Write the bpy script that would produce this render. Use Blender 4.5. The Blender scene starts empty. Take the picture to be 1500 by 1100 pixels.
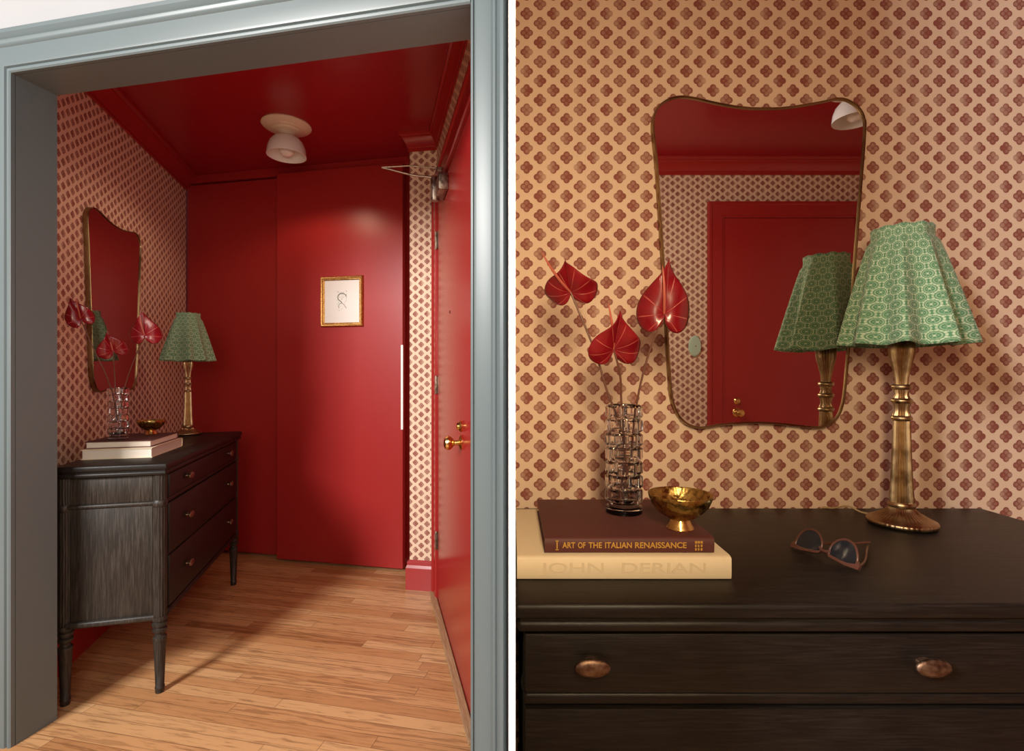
import bpy, bmesh, math, random
from mathutils import Vector, Matrix
PI = math.pi
C = bpy.context.scene.collection
sc = bpy.context.scene

# ------------------------------------------------------------------ camera, light, exposure
cam = bpy.data.cameras.new('camera')
cam.sensor_width = 36.0
cam.lens = 18.0
cam.shift_y = -5 / 1500
cam.clip_start = 0.02
co = bpy.data.objects.new('camera', cam)
co.location = (0, 0, 1.25)
co.rotation_euler = (PI / 2, 0, 0)
C.objects.link(co)
sc.camera = co

sc.view_settings.view_transform = 'Standard'
sc.view_settings.look = 'None'
sc.view_settings.gamma = 1.0
sc.view_settings.use_curve_mapping = False
sc.view_settings.exposure = 0.0

w = bpy.data.worlds.new('world')
sc.world = w
w.use_nodes = True
w.node_tree.nodes['Background'].inputs[0].default_value = (0.92, 0.95, 1.0, 1)
w.node_tree.nodes['Background'].inputs[1].default_value = 0.12

def area(name, loc, target, sx, sy, power, color, spread=PI):
    l = bpy.data.lights.new(name, 'AREA')
    l.shape = 'RECTANGLE'; l.size = sx; l.size_y = sy
    l.energy = power; l.color = color; l.spread = spread
    o = bpy.data.objects.new(name, l)
    o.location = loc
    o.rotation_euler = (Vector(target) - Vector(loc)).to_track_quat('-Z', 'Y').to_euler()
    C.objects.link(o)
    return o

# daylight from the windows of the room the camera stands in
area('window_daylight', (-2.55, -1.3, 2.75), (-0.9, 2.4, 0.4), 0.8, 1.0, 235, (1.0, 0.965, 0.93))
area('second_window_daylight', (-0.45, -0.45, 1.65), (-1.9, 2.7, 1.2), 0.7, 0.9, 5, (1.0, 0.90, 0.80), math.radians(92))
# warm daylight from the side window at the left of the dresser wall, then an added fill
area('side_daylight_and_fill', (0.10, -0.12, 1.60), (0.22, 1.34, 1.22), 0.15, 0.45, 6.6, (1.0, 0.76, 0.46), math.radians(120))
area('side_daylight_and_fill', (0.25, 0.30, 2.35), (1.35, -0.92, 1.3), 0.35, 0.3, 7.0, (1.0, 0.88, 0.70), math.radians(130))  # added fill for the opposite wall in the mirror, no window built

# ------------------------------------------------------------------ mesh helpers
def new_obj(name, bm, mats, parent=None, matrix=None, smooth=False, angle=35):
    me = bpy.data.meshes.new(name)
    bmesh.ops.recalc_face_normals(bm, faces=bm.faces[:])
    if smooth:
        for f in bm.faces: f.smooth = True
        for e in bm.edges:
            if len(e.link_faces) == 2 and e.calc_face_angle(0) > math.radians(angle): e.smooth = False
    bm.to_mesh(me); bm.free()
    if not isinstance(mats, (list, tuple)): mats = [mats]
    for m in mats: me.materials.append(m)
    o = bpy.data.objects.new(name, me)
    C.objects.link(o)
    if parent is not None: o.parent = parent
    if matrix is not None: o.matrix_local = matrix
    return o

def tag(o, label, cat, group=None):
    o['label'] = label; o['category'] = cat
    if group: o['group'] = group
    return o

def struct(o):
    o['kind'] = 'structure'
    return o

def thing(name, label, cat, matrix, group=None):
    o = bpy.data.objects.new(name, None)
    o.empty_display_size = 0.05
    C.objects.link(o)
    o.matrix_world = matrix
    return tag(o, label, cat, group)

def box(bm, x0, x1, y0, y1, z0, z1, bev=0.0, seg=2):
    t = bmesh.new()
    bmesh.ops.create_cube(t, size=1.0)
    for v in t.verts:
        v.co = Vector(((x0 + x1) / 2 + v.co.x * (x1 - x0), (y0 + y1) / 2 + v.co.y * (y1 - y0), (z0 + z1) / 2 + v.co.z * (z1 - z0)))
    if bev > 0:
        bmesh.ops.bevel(t, geom=t.edges[:], offset=bev, segments=seg, profile=0.5, affect='EDGES')
    merge(bm, t)
    return bm

def merge(bm, t, M=None):
    if M is not None: bmesh.ops.transform(t, matrix=M, verts=t.verts)
    tmp = bpy.data.meshes.new('tmp')
    t.to_mesh(tmp); t.free()
    bm.from_mesh(tmp)
    bpy.data.meshes.remove(tmp)

def lathe(prof, seg=40, mod=None, M=None, bm=None, uv=False, rep=8):
    """prof: list of (r, z); mod(theta, r, z, i) -> r"""
    b = bm if bm is not None else bmesh.new()
    t = bmesh.new()
    rings = []
    for i, (r, z) in enumerate(prof):
        if r < 1e-6:
            rings.append([t.verts.new((0, 0, z))]); continue
        ring = []
        for k in range(seg):
            th = 2 * PI * k / seg
            rr = mod(th, r, z, i) if mod else r
            ring.append(t.verts.new((rr * math.cos(th), rr * math.sin(th), z)))
        rings.append(ring)
    for a, c in zip(rings[:-1], rings[1:]):
        if len(a) == 1 and len(c) == 1: continue
        for k in range(seg):
            k2 = (k + 1) % seg
            if len(a) == 1: t.faces.new((a[0], c[k2], c[k]))
            elif len(c) == 1: t.faces.new((a[k], a[k2], c[0]))
            else: t.faces.new((a[k], a[k2], c[k2], c[k]))
    merge(b, t, M)
    return b

def tube(pts, r, seg=10, closed=False, bm=None, caps=True):
    """r: number or list"""
    b = bm if bm is not None else bmesh.new()
    t = bmesh.new()
    P = [Vector(p) for p in pts]; n = len(P)
    R = r if isinstance(r, (list, tuple)) else [r] * n
    tang = []
    for i in range(n):
        if closed: d = P[(i + 1) % n] - P[i - 1]
        else: d = P[min(i + 1, n - 1)] - P[max(i - 1, 0)]
        tang.append(d.normalized())
    up = Vector((0, 0, 1)) if abs(tang[0].z) < 0.9 else Vector((1, 0, 0))
    nv = (up - tang[0] * up.dot(tang[0])).normalized()
    rings = []
    for i in range(n):
        nv = (nv - tang[i] * nv.dot(tang[i])).normalized()
        bv = tang[i].cross(nv)
        rings.append([t.verts.new(P[i] + (nv * math.cos(2 * PI * k / seg) + bv * math.sin(2 * PI * k / seg)) * R[i]) for k in range(seg)])
    m = n if closed else n - 1
    for i in range(m):
        a, c = rings[i], rings[(i + 1) % n]
        for k in range(seg):
            t.faces.new((a[k], a[(k + 1) % seg], c[(k + 1) % seg], c[k]))
    if not closed and caps:
        t.faces.new(rings[0][::-1]); t.faces.new(rings[-1])
    merge(b, t)
    return b

def catmull(pts, n=8, closed=False):
    P = [Vector(p) for p in pts]; out = []; m = len(P)
    rng = range(m) if closed else range(m - 1)
    for i in rng:
        if closed: a, b, c, d = P[i - 1], P[i], P[(i + 1) % m], P[(i + 2) % m]
        else: a, b, c, d = P[max(i - 1, 0)], P[i], P[i + 1], P[min(i + 2, m - 1)]
        for k in range(n):
            t = k / n
            out.append(0.5 * ((2 * b) + (c - a) * t + (2 * a - 5 * b + 4 * c - d) * t * t + (3 * b - a - 3 * c + d) * t ** 3))
    if not closed: out.append(P[-1])
    return out

def sweep(poly, prof, fn, closed=False, bm=None):
    """mitred sweep. poly: 2-D path; prof: (offset to the left of travel, height); fn maps (x, y, h) to 3-D"""
    b = bm if bm is not None else bmesh.new()
    t = bmesh.new()
    P = [Vector(p) for p in poly]; n = len(P)
    rings = []
    for i in range(n):
        if closed or 0 < i < n - 1:
            d0 = (P[i] - P[i - 1]).normalized(); d1 = (P[(i + 1) % n] - P[i]).normalized()
        elif i == 0: d0 = d1 = (P[1] - P[0]).normalized()
        else: d0 = d1 = (P[-1] - P[-2]).normalized()
        n0 = Vector((-d0.y, d0.x)); n1 = Vector((-d1.y, d1.x))
        m = (n0 + n1); m = m / max(0.2, m.length_squared / 2)
        rings.append([t.verts.new(fn(P[i].x + m.x * o, P[i].y + m.y * o, h)) for o, h in prof])
    k = len(prof)
    for i in range(n if closed else n - 1):
        a, c = rings[i], rings[(i + 1) % n]
        for j in range(k): t.faces.new((a[j], a[(j + 1) % k], c[(j + 1) % k], c[j]))
    if not closed:
        t.faces.new(rings[0][::-1]); t.faces.new(rings[-1])
    merge(b, t)
    return b

def frame(ox, oy, ux, uy, oz=0.0):
    """local x along the wall (to the right as one faces it), local y away from the viewer, z up"""
    l = math.hypot(ux, uy); ux /= l; uy /= l
    return Matrix(((ux, -uy, 0, ox), (uy, ux, 0, oy), (0, 0, 1, oz), (0, 0, 0, 1)))
def T(x, y, z): return Matrix.Translation((x, y, z))
def RX(a): return Matrix.Rotation(a, 4, 'X')
def RY(a): return Matrix.Rotation(a, 4, 'Y')
def RZ(a): return Matrix.Rotation(a, 4, 'Z')
def S(x, y, z): return Matrix.Diagonal((x, y, z, 1))

# ------------------------------------------------------------------ materials
class NT:
    def __init__(self, name):
        self.m = bpy.data.materials.new(name); self.m.use_nodes = True
        self.t = self.m.node_tree; self.N = self.t.nodes; self.L = self.t.links
        self.b = self.N['Principled BSDF']
    def put(self, sock, v):
        if isinstance(v, bpy.types.NodeSocket): self.L.new(v, sock)
        elif v is not None: sock.default_value = v
    def f(self, op, a, b=None, c=None):
        n = self.N.new('ShaderNodeMath'); n.operation = op
        for s, v in zip(n.inputs, (a, b, c)): self.put(s, v)
        return n.outputs[0]
    def coord(self, which='Object'):
        n = self.N.new('ShaderNodeTexCoord'); return n.outputs[which]
    def sep(self, v):
        n = self.N.new('ShaderNodeSeparateXYZ'); self.put(n.inputs[0], v); return n.outputs
    def comb(self, x=0.0, y=0.0, z=0.0):
        n = self.N.new('ShaderNodeCombineXYZ')
        for s, v in zip(n.inputs, (x, y, z)): self.put(s, v)
        return n.outputs[0]
    def noise(self, vec, scale=5.0, detail=3.0, rough=0.5, dist=0.0):
        n = self.N.new('ShaderNodeTexNoise'); self.put(n.inputs['Vector'], vec)
        n.inputs['Scale'].default_value = scale; n.inputs['Detail'].default_value = detail
        n.inputs['Roughness'].default_value = rough; n.inputs['Distortion'].default_value = dist
        return n.outputs['Fac']
    def white(self, vec):
        n = self.N.new('ShaderNodeTexWhiteNoise'); n.noise_dimensions = '3D'; self.put(n.inputs['Vector'], vec); return n.outputs['Value']
    def mix(self, fac, a, b):
        n = self.N.new('ShaderNodeMix'); n.data_type = 'RGBA'
        self.put(n.inputs[0], fac); self.put(n.inputs[6], a if not isinstance(a, tuple) else (*a, 1)); self.put(n.inputs[7], b if not isinstance(b, tuple) else (*b, 1))
        return n.outputs[2]
    def ramp(self, fac, stops):
        n = self.N.new('ShaderNodeValToRGB'); self.put(n.inputs[0], fac)
        e = n.color_ramp.elements
        while len(e) < len(stops): e.new(0.5)
        for q, (p, c) in zip(e, stops): q.position = p; q.color = (*c, 1)
        return n.outputs[0]
    def smooth(self, v, lo, hi, a=1.0, b=0.0):
        n = self.N.new('ShaderNodeMapRange'); n.interpolation_type = 'SMOOTHSTEP'
        self.put(n.inputs[0], v); n.inputs[1].default_value = lo; n.inputs[2].default_value = hi
        n.inputs[3].default_value = a; n.inputs[4].default_value = b
        return n.outputs[0]
    def bump(self, h, strength=0.3, dist=0.001):
        n = self.N.new('ShaderNodeBump'); n.inputs['Strength'].default_value = strength; n.inputs['Distance'].default_value = dist
        self.put(n.inputs['Height'], h); self.L.new(n.outputs[0], self.b.inputs['Normal'])
    def set(self, color=None, rough=None, metal=None, **k):
        if color is not None:
            self.put(self.b.inputs['Base Color'], (*color, 1) if isinstance(color, tuple) else color)
        if rough is not None: self.put(self.b.inputs['Roughness'], rough)
        if metal is not None: self.put(self.b.inputs['Metallic'], metal)
        for kk, v in k.items(): self.put(self.b.inputs[kk.replace('_', ' ')], v)
        return self.m

def paint(name, col, rough=0.4, var=0.06, bump=0.05, **k):
    n = NT(name); c = n.coord()
    f = n.noise(c, 3.0, 4)
    a = tuple(x * (1 - var) for x in col); b = tuple(min(1, x * (1 + var)) for x in col)
    n.bump(n.noise(c, 140, 2), bump, 0.0006)
    return n.set(n.mix(f, a, b), rough, **k)

def metal(name, col, dark, rough=0.25, scale=60, bump=0.0):
    n = NT(name); c = n.coord()
    f = n.smooth(n.noise(c, scale, 4, 0.6), 0.35, 0.65, 0, 1)
    if bump:
        v = n.N.new('ShaderNodeTexVoronoi'); n.L.new(c, v.inputs['Vector']); v.inputs['Scale'].default_value = 130
        n.bump(v.outputs['Distance'], bump, 0.002)
    r = n.f('MULTIPLY_ADD', f, 0.15, rough)
    return n.set(n.mix(f, dark, col), r, 1.0)

def wallpaper(name, base, ink, dx=0.0697, dy=0.0503):
    n = NT(name); c = n.coord(); x, y, z = n.sep(c)
    nv = n.noise(c, 260, 3, 0.7)
    masks = []; tones = []
    for k, off in enumerate((0.0, 0.5)):
        u = n.f('ADD', n.f('DIVIDE', x, dx), off + 50); v = n.f('ADD', n.f('DIVIDE', z, dy), off + 50)
        cu = n.f('FLOOR', u); cv = n.f('FLOOR', v)
        fu = n.f('MULTIPLY', n.f('SUBTRACT', n.f('SUBTRACT', u, cu), 0.5), dx)
        fv = n.f('MULTIPLY', n.f('SUBTRACT', n.f('SUBTRACT', v, cv), 0.5), dy)
        rnd = n.white(n.comb(cu, cv, 3.0 + k)); rnd2 = n.white(n.comb(cu, cv, 9.0 + k))
        # distances to the four lobes
        o = 0.0082; ds = []; 
        for i, (a, b) in enumerate(((o, 0.0), (-o, 0.0), (0.0, o), (0.0, -o))):
            ddx = n.f('SUBTRACT', fu, a); ddy = n.f('SUBTRACT', fv, b)
            ds.append(n.f('SQRT', n.f('ADD', n.f('MULTIPLY', ddx, ddx), n.f('MULTIPLY', ddy, ddy))))
        d = n.f('MINIMUM', n.f('MINIMUM', ds[0], ds[1]), n.f('MINIMUM', ds[2], ds[3]))
        mk = n.smooth(d, 0.0077, 0.0090)
        rim = n.smooth(d, 0.0025, 0.0072, 0.74, 1.0)             # paler heart of every lobe
        # one side of each print is fainter
        side = n.f('ADD', n.f('MULTIPLY', n.f('MULTIPLY', n.f('SUBTRACT', rnd2, 0.5), fu), 55.0), n.f('MULTIPLY_ADD', rnd, 0.25, 0.78))
        tone = n.f('MULTIPLY', rim, side)
        tone = n.f('MULTIPLY', tone, n.f('MULTIPLY_ADD', nv, 0.5, 0.88))
        masks.append(n.f('MULTIPLY', mk, n.f('MINIMUM', n.f('MAXIMUM', tone, 0.25), 1.0)))
    m = n.f('MAXIMUM', masks[0], masks[1])
    bs = n.mix(n.noise(c, 14, 4), tuple(q * 0.95 for q in base), base)
    seam = n.smooth(n.f('ABSOLUTE', n.f('SUBTRACT', n.f('FRACT', n.f('DIVIDE', n.f('ADD', x, 0.16), 0.697)), 0.5)), 0.0, 0.0012, 0.45, 0.0)
    col = n.mix(n.f('MULTIPLY', m, 0.95), bs, ink)
    col = n.mix(seam, col, tuple(q * 0.72 for q in base))
    n.bump(n.noise(c, 320, 2), 0.08, 0.0005)
    return n.set(col, 0.75)

def dark_oak(name, axis, c0=(0.008, 0.006, 0.005), c1=(0.020, 0.0145, 0.0115)):
    n = NT(name); c = n.coord(); x, y, z = n.sep(c)
    if axis == 'x': v = n.comb(n.f('MULTIPLY', x, 0.05), n.f('MULTIPLY', y, 1.0), z)
    else: v = n.comb(x, y, n.f('MULTIPLY', z, 0.05))
    g = n.noise(v, 260, 5, 0.65, 0.2); g2 = n.noise(v, 38, 3, 0.5, 1.0)
    f = n.f('MULTIPLY', n.smooth(g, 0.38, 0.68, 0, 1), n.smooth(g2, 0.2, 0.75, 0.3, 1))
    n.bump(g, 0.35, 0.0012)
    return n.set(n.mix(f, c0, c1), n.f('MULTIPLY_ADD', g, 0.25, 0.32), Specular_IOR_Level=0.34)

def floor_wood(name):
    n = NT(name); c = n.coord(); x, y, z = n.sep(c)
    W, LN = 0.057, 0.95
    row = n.f('FLOOR', n.f('DIVIDE', y, W)); fy = n.f('SUBTRACT', n.f('DIVIDE', y, W), row)
    off = n.f('MULTIPLY', n.white(n.comb(row, 1.0, 2.0)), 7.0)
    xx = n.f('ADD', n.f('DIVIDE', x, LN), off); colm = n.f('FLOOR', xx); fx = n.f('SUBTRACT', xx, colm)
    rnd = n.white(n.comb(row, colm, 5.0)); rnd2 = n.white(n.comb(row, colm, 8.0))
    gv = n.comb(n.f('ADD', n.f('MULTIPLY', x, 0.09), n.f('MULTIPLY', rnd, 20.0)), n.f('ADD', y, n.f('MULTIPLY', rnd2, 9.0)), 0.0)
    g = n.noise(gv, 85, 5, 0.62, 0.3)
    wv = n.N.new('ShaderNodeTexWave'); wv.wave_type = 'BANDS'; wv.bands_direction = 'Y'
    n.L.new(gv, wv.inputs['Vector']); wv.inputs['Scale'].default_value = 11; wv.inputs['Distortion'].default_value = 9
    wv.inputs['Detail'].default_value = 3; wv.inputs['Detail Scale'].default_value = 2.2; wv.inputs['Detail Roughness'].default_value = 0.6
    cath = n.smooth(wv.outputs['Fac'], 0.0, 0.30, 1, 0)
    base = n.ramp(rnd, [(0.0, (0.44, 0.20, 0.078)), (0.35, (0.58, 0.30, 0.13)), (0.7, (0.68, 0.40, 0.19)), (1.0, (0.52, 0.25, 0.10))])
    dark = n.mix(0.62, base, (0.13, 0.045, 0.015))
    f = n.f('MAXIMUM', n.f('MULTIPLY', n.smooth(g, 0.50, 0.70, 0, 1), 0.9), n.f('MULTIPLY', cath, n.f('MULTIPLY', rnd2, 0.9)))
    col = n.mix(f, base, dark)
    e = n.f('MINIMUM', n.f('MINIMUM', fy, n.f('SUBTRACT', 1.0, fy)), n.f('MULTIPLY', n.f('MINIMUM', fx, n.f('SUBTRACT', 1.0, fx)), LN / W))
    gap = n.smooth(e, 0.008, 0.030)
    col = n.mix(n.f('MULTIPLY', gap, 0.7), col, (0.12, 0.05, 0.02))
    n.bump(n.f('SUBTRACT', n.f('MULTIPLY', g, 0.2), gap), 0.25, 0.001)
    return n.set(col, n.f('MULTIPLY_ADD', g, 0.15, 0.27))

def shade_cloth(name):
    """u, v of the cloth in metres"""
    n = NT(name); u, v, _ = n.sep(n.coord('UV'))
    cell = 0.029
    outs = []
    for off in (0.0, 0.5):
        a = n.f('ADD', n.f('DIVIDE', u, cell), off); b = n.f('ADD', n.f('DIVIDE', v, cell * 1.25), off)
        fa = n.f('SUBTRACT', n.f('FRACT', a), 0.5); fb = n.f('MULTIPLY', n.f('SUBTRACT', n.f('FRACT', b), 0.5), 1.25)
        d = n.f('SQRT', n.f('ADD', n.f('MULTIPLY', fa, fa), n.f('MULTIPLY', fb, fb)))
        ang = n.f('ARCTAN2', fb, fa)
        dots = n.f('ABSOLUTE', n.f('COSINE', n.f('MULTIPLY', ang, 7.0)))
        ring = n.smooth(n.f('ABSOLUTE', n.f('SUBTRACT', d, 0.40)), 0.03, 0.065)
        ring = n.f('MULTIPLY', ring, n.smooth(dots, 0.15, 0.5, 0.25, 1))
        ring2 = n.smooth(n.f('ABSOLUTE', n.f('SUBTRACT', d, 0.27)), 0.012, 0.035, 0.7, 0)
        ctr = n.smooth(d, 0.05, 0.09)
        pet = n.f('MULTIPLY', n.smooth(n.f('ABSOLUTE', n.f('SUBTRACT', d, 0.14)), 0.02, 0.05, 0.6, 0), n.smooth(n.f('COSINE', n.f('MULTIPLY', ang, 6.0)), 0.2, 0.7, 0, 1))
        outs.append(n.f('MAXIMUM', n.f('MAXIMUM', ring, ring2), n.f('MAXIMUM', ctr, pet)))
    m = n.f('MAXIMUM', outs[0], n.f('MULTIPLY', outs[1], 0.8))
    nz = n.noise(n.comb(u, v, 0.0), 300, 3, 0.6)
    g = n.mix(nz, (0.050, 0.165, 0.075), (0.11, 0.27, 0.14))
    col = n.mix(n.f('MULTIPLY', m, 0.68), g, (0.62, 0.70, 0.50))
    n.bump(nz, 0.15, 0.0006)
    return n.set(col, 0.85, Sheen_Weight=0.15)

def petal_mat(name):
    n = NT(name); u, v, _ = n.sep(n.coord('UV'))
    vein = n.f('ABSOLUTE', n.f('SINE', n.f('MULTIPLY', u, PI * 13)))
    vm = n.smooth(vein, 0.0, 0.16, 1, 0)
    vm = n.f('MULTIPLY', vm, n.smooth(v, 0.75, 1.0, 1, 0.1))
    nz = n.noise(n.coord(), 40, 3)
    base = n.mix(nz, (0.15, 0.003, 0.008), (0.30, 0.007, 0.014))
    n.bump(n.f('MULTIPLY', vm, -1.0), 0.5, 0.001)
    return n.set(n.mix(n.f('MULTIPLY', vm, 0.7), base, (0.72, 0.17, 0.14)), 0.27, Coat_Weight=0.3, Coat_Roughness=0.15)

def book_cloth(name, col):
    n = NT(name); c = n.coord(); x, y, z = n.sep(c)
    wv = n.f('MULTIPLY', n.f('SINE', n.f('MULTIPLY', x, 5200.0)), n.f('SINE', n.f('MULTIPLY', z, 5200.0)))
    f = n.noise(c, 90, 4)
    n.bump(n.noise(c, 900, 2), 0.25, 0.0004)
    return n.set(n.mix(f, tuple(q * 0.93 for q in col), col), 0.62)

def pages(name):
    n = NT(name); c = n.coord(); x, y, z = n.sep(c)
    f = n.noise(n.comb(0.0, 0.0, z), 1400, 2)
    return n.set(n.mix(n.smooth(f, 0.35, 0.65, 0, 1), (0.62, 0.54, 0.44), (0.84, 0.77, 0.67)), 0.8)

M = {}
M['paper'] = wallpaper('pink_quatrefoil_wallpaper', (0.83, 0.63, 0.465), (0.26, 0.058, 0.042))
M['red'] = paint('glossy_red_paint', (0.36, 0.020, 0.019), 0.24, 0.05, 0.06)
M['red_satin'] = paint('satin_red_paint', (0.36, 0.020, 0.019), 0.36, 0.05, 0.06)
M['red_ceiling'] = paint('red_ceiling_paint', (0.34, 0.012, 0.020), 0.28, 0.05, 0.05)
M['blue'] = paint('blue_grey_trim_paint', (0.130, 0.162, 0.168), 0.38, 0.04, 0.05)
M['plaster'] = paint('pale_plaster', (0.36, 0.36, 0.365), 0.7)
M['white'] = paint('white_paint', (0.90, 0.90, 0.90), 0.6, 0.005, 0.0)
M['floor'] = floor_wood('oak_strip_floor')
M['threshold'] = dark_oak('oak_threshold', 'x', (0.34, 0.19, 0.10), (0.52, 0.34, 0.19))
M['oakx'] = dark_oak('dark_oak_horizontal', 'x')
M['oakz'] = dark_oak('dark_oak_vertical_sheen', 'z', (0.018, 0.014, 0.011), (0.062, 0.049, 0.039))  # colour lightened to stand in for window sheen on the dresser side
M['bronze'] = metal('aged_bronze', (0.30, 0.20, 0.14), (0.17, 0.10, 0.07), 0.42, 90)
M['brass'] = metal('polished_brass', (0.80, 0.52, 0.20), (0.62, 0.36, 0.11), 0.18, 40)
M['hammered'] = metal('hammered_brass', (0.55, 0.36, 0.11), (0.30, 0.19, 0.06), 0.22, 90, 0.35)
M['antique'] = metal('antique_gilt_metal', (0.50, 0.36, 0.20), (0.34, 0.225, 0.12), 0.30, 25)
M['mframe'] = metal('aged_brass_frame', (0.38, 0.27, 0.13), (0.24, 0.16, 0.08), 0.25, 6)
M['steel'] = metal('old_nickel', (0.42, 0.33, 0.26), (0.20, 0.14, 0.11), 0.35, 60)
M['cloth'] = shade_cloth('green_printed_cotton')
M['petal'] = petal_mat('anthurium_spathe')
M['spadix'] = paint('spadix_flesh', (0.50, 0.12, 0.08), 0.45, 0.15, 0.4)
M['stem'] = paint('flower_stem', (0.13, 0.045, 0.025), 0.4, 0.2)
M['cream_book'] = book_cloth('cream_book_cloth', (0.80, 0.68, 0.48))
M['dark_book'] = book_cloth('oxblood_book_cloth', (0.095, 0.024, 0.022))
M['pages'] = pages('paper_edges')
M['gold_ink'] = paint('gold_foil', (0.62, 0.36, 0.07), 0.45, 0.1, 0.0, Metallic=0.25)
M['cream_ink'] = paint('embossed_cloth', (0.70, 0.585, 0.40), 0.7)
M['opal'] = paint('white_opal_glass', (0.82, 0.79, 0.75), 0.18, 0.01, 0.0)
M['canopy'] = paint('cream_plaster_canopy', (0.78, 0.66, 0.50), 0.45, 0.03)
M['gilt'] = metal('gilt_wood', (0.78, 0.45, 0.14), (0.42, 0.20, 0.06), 0.35, 120, 0.4)
M['mat'] = paint('off_white_mat_board', (0.80, 0.77, 0.73), 0.8, 0.01)
M['ink'] = paint('grey_green_ink', (0.16, 0.16, 0.12), 0.8)
M['faint'] = paint('faint_grey_ink', (0.34, 0.34, 0.28), 0.8)
M['dark'] = paint('dark_gap', (0.012, 0.006, 0.006), 0.8)
M['mint'] = paint('mint_cover', (0.46, 0.62, 0.50), 0.4)
M['frame_brown'] = paint('tortoiseshell_frame', (0.10, 0.038, 0.026), 0.25, 0.4)
n = NT('mirror_silver'); M['mirror'] = n.set((0.86, 0.84, 0.82), 0.0, 1.0)
n = NT('cut_crystal'); M['glass'] = n.set((1, 1, 1), 0.0, 0.0, IOR=1.5, Transmission_Weight=1.0)
n = NT('sunglass_lens'); M['lens'] = n.set((0.008, 0.012, 0.018), 0.06, 0.0, Coat_Weight=0.5)
n = NT('cord_plastic'); M['cord'] = n.set((0.45, 0.32, 0.16), 0.3)

# ------------------------------------------------------------------ plan of the hallway
U_L = (-0.26130, 0.96526); U_B = (0.97954, -0.20126); U_R = (0.26130, -0.96526)
F_L = frame(-1.851, 1.996, *U_L)
F_B = frame(-2.278, 3.575, *U_B)
F_R = frame(-0.430, 2.930, *U_R)
F_D = frame(-1.664, 1.714, *U_B)
ZC = 2.62; ZCR = 2.52
stub_a = (-0.591, 2.957); stub_b = (-0.430, 2.930)
def pt(F, x, y=0.0): v = F @ Vector((x, y, 0)); return (v.x, v.y)
F_S = frame(*stub_a, stub_b[0] - stub_a[0], stub_b[1] - stub_a[1])

# floor
bm = bmesh.new(); box(bm, -3.4, 5.2, -4.6, 1.4, -0.06, 0.0)
floor = struct(new_obj('floor', bm, M['floor'], matrix=frame(-1.4, 3.0, *U_B)))

# hallway walls
bm = bmesh.new(); box(bm, -0.30, 1.64, 0, 0.10, 0, 2.75)
struct(new_obj('wall_left', bm, M['paper'], matrix=F_L))
bm = bmesh.new(); box(bm, -0.10, 1.80, 0.06, 0.16, 0, 2.75)
struct(new_obj('wall_back', bm, M['red'], matrix=F_B))
bm = bmesh.new(); box(bm, 0.0, 0.163, 0, 0.32, 0, ZC)
struct(new_obj('wall_corner', bm, M['paper'], matrix=F_S))
bm = bmesh.new()
box(bm, 0.0, 0.02, 0.0, 0.10, 0, 2.75); box(bm, 0.02, 1.50, 0.0, 0.10, 2.36, 2.75); box(bm, 1.40, 1.50, 0, 0.10, 0, 2.36)
struct(new_obj('wall_right', bm, M['paper'], matrix=F_R))
bm = bmesh.new()
poly = [pt(F_L, -0.35, 0.1), pt(F_L, 1.75, 0.1), pt(F_B, 1.95, 0.16), pt(F_R, 1.45, 0.05)]
lo = [bm.verts.new((x, y, ZC)) for x, y in poly]; hi = [bm.verts.new((x, y, ZC + 0.1)) for x, y in poly]
bm.faces.new(lo); bm.faces.new(hi[::-1])
for i in range(4): bm.faces.new((lo[i], lo[(i + 1) % 4], hi[(i + 1) % 4], hi[i]))
struct(new_obj('ceiling', bm, M['red_ceiling']))

# crown moulding, baseboards
crown = [(0, ZCR), (-0.012, ZCR), (-0.014, ZCR + 0.018), (-0.022, ZCR + 0.022), (-0.030, ZCR + 0.040), (-0.048, ZCR + 0.060), (-0.066, ZCR + 0.070),
         (-0.068, ZCR + 0.078), (-0.084, ZCR + 0.082), (-0.088, ZCR + 0.092), (-0.088, ZC), (0, ZC)]
xyz = lambda x, y, h: (x, y, h)
struct(new_obj('trim_1', sweep([pt(F_L, -0.3), pt(F_L, 1.64)], [(o, h) for o, h in crown], xyz), M['red'], smooth=True, angle=25))
struct(new_obj('trim_2', sweep([pt(F_S, 0.0, 0.31), pt(F_S, 0.0), stub_b, pt(F_R, 1.40)], [(o * 0.55, h) for o, h in crown], xyz), M['red'], smooth=True, angle=25))
base = [(0, 0), (-0.018, 0), (-0.018, 0.125), (-0.012, 0.14), (-0.012, 0.155), (-0.003, 0.168), (0, 0.168)]
struct(new_obj('baseboard_left', sweep([pt(F_L, -0.3), pt(F_L, 1.64)], base, xyz), M['red']))
struct(new_obj('baseboard_corner', sweep([pt(F_S, 0.0, 0.31), pt(F_S, 0.0), pt(F_S, 0.150)], base, xyz), M['red']))
bm = bmesh.new(); box(bm, 0.0, 1.66, 0.0, 0.06, 2.565, ZC, 0.003)
struct(new_obj('trim_3', bm, M['red'], matrix=F_B))

# sliding closet doors
def door(name, F, x0, x1, y0, y1, z0, z1, mat):
    bm = bmesh.new(); box(bm, x0, x1, y0, y1, z0, z1, 0.002, 1)
    return struct(new_obj(name, bm, mat, matrix=F))
door('door_1', F_B, 0.0, 0.76, 0.015, 0.055, 0.02, 2.555, M['red_satin'])
d2 = door('door_2', F_B, 0.745, 1.635, -0.040, 0.0, 0.016, 2.562, M['red_satin'])
bm = bmesh.new(); box(bm, 1.625, 1.640, -0.048, -0.0405, 0.89, 1.42, 0.002)
new_obj('edge_pull', bm, M['white'], parent=d2)['label'] = 'white edge strip'

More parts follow.
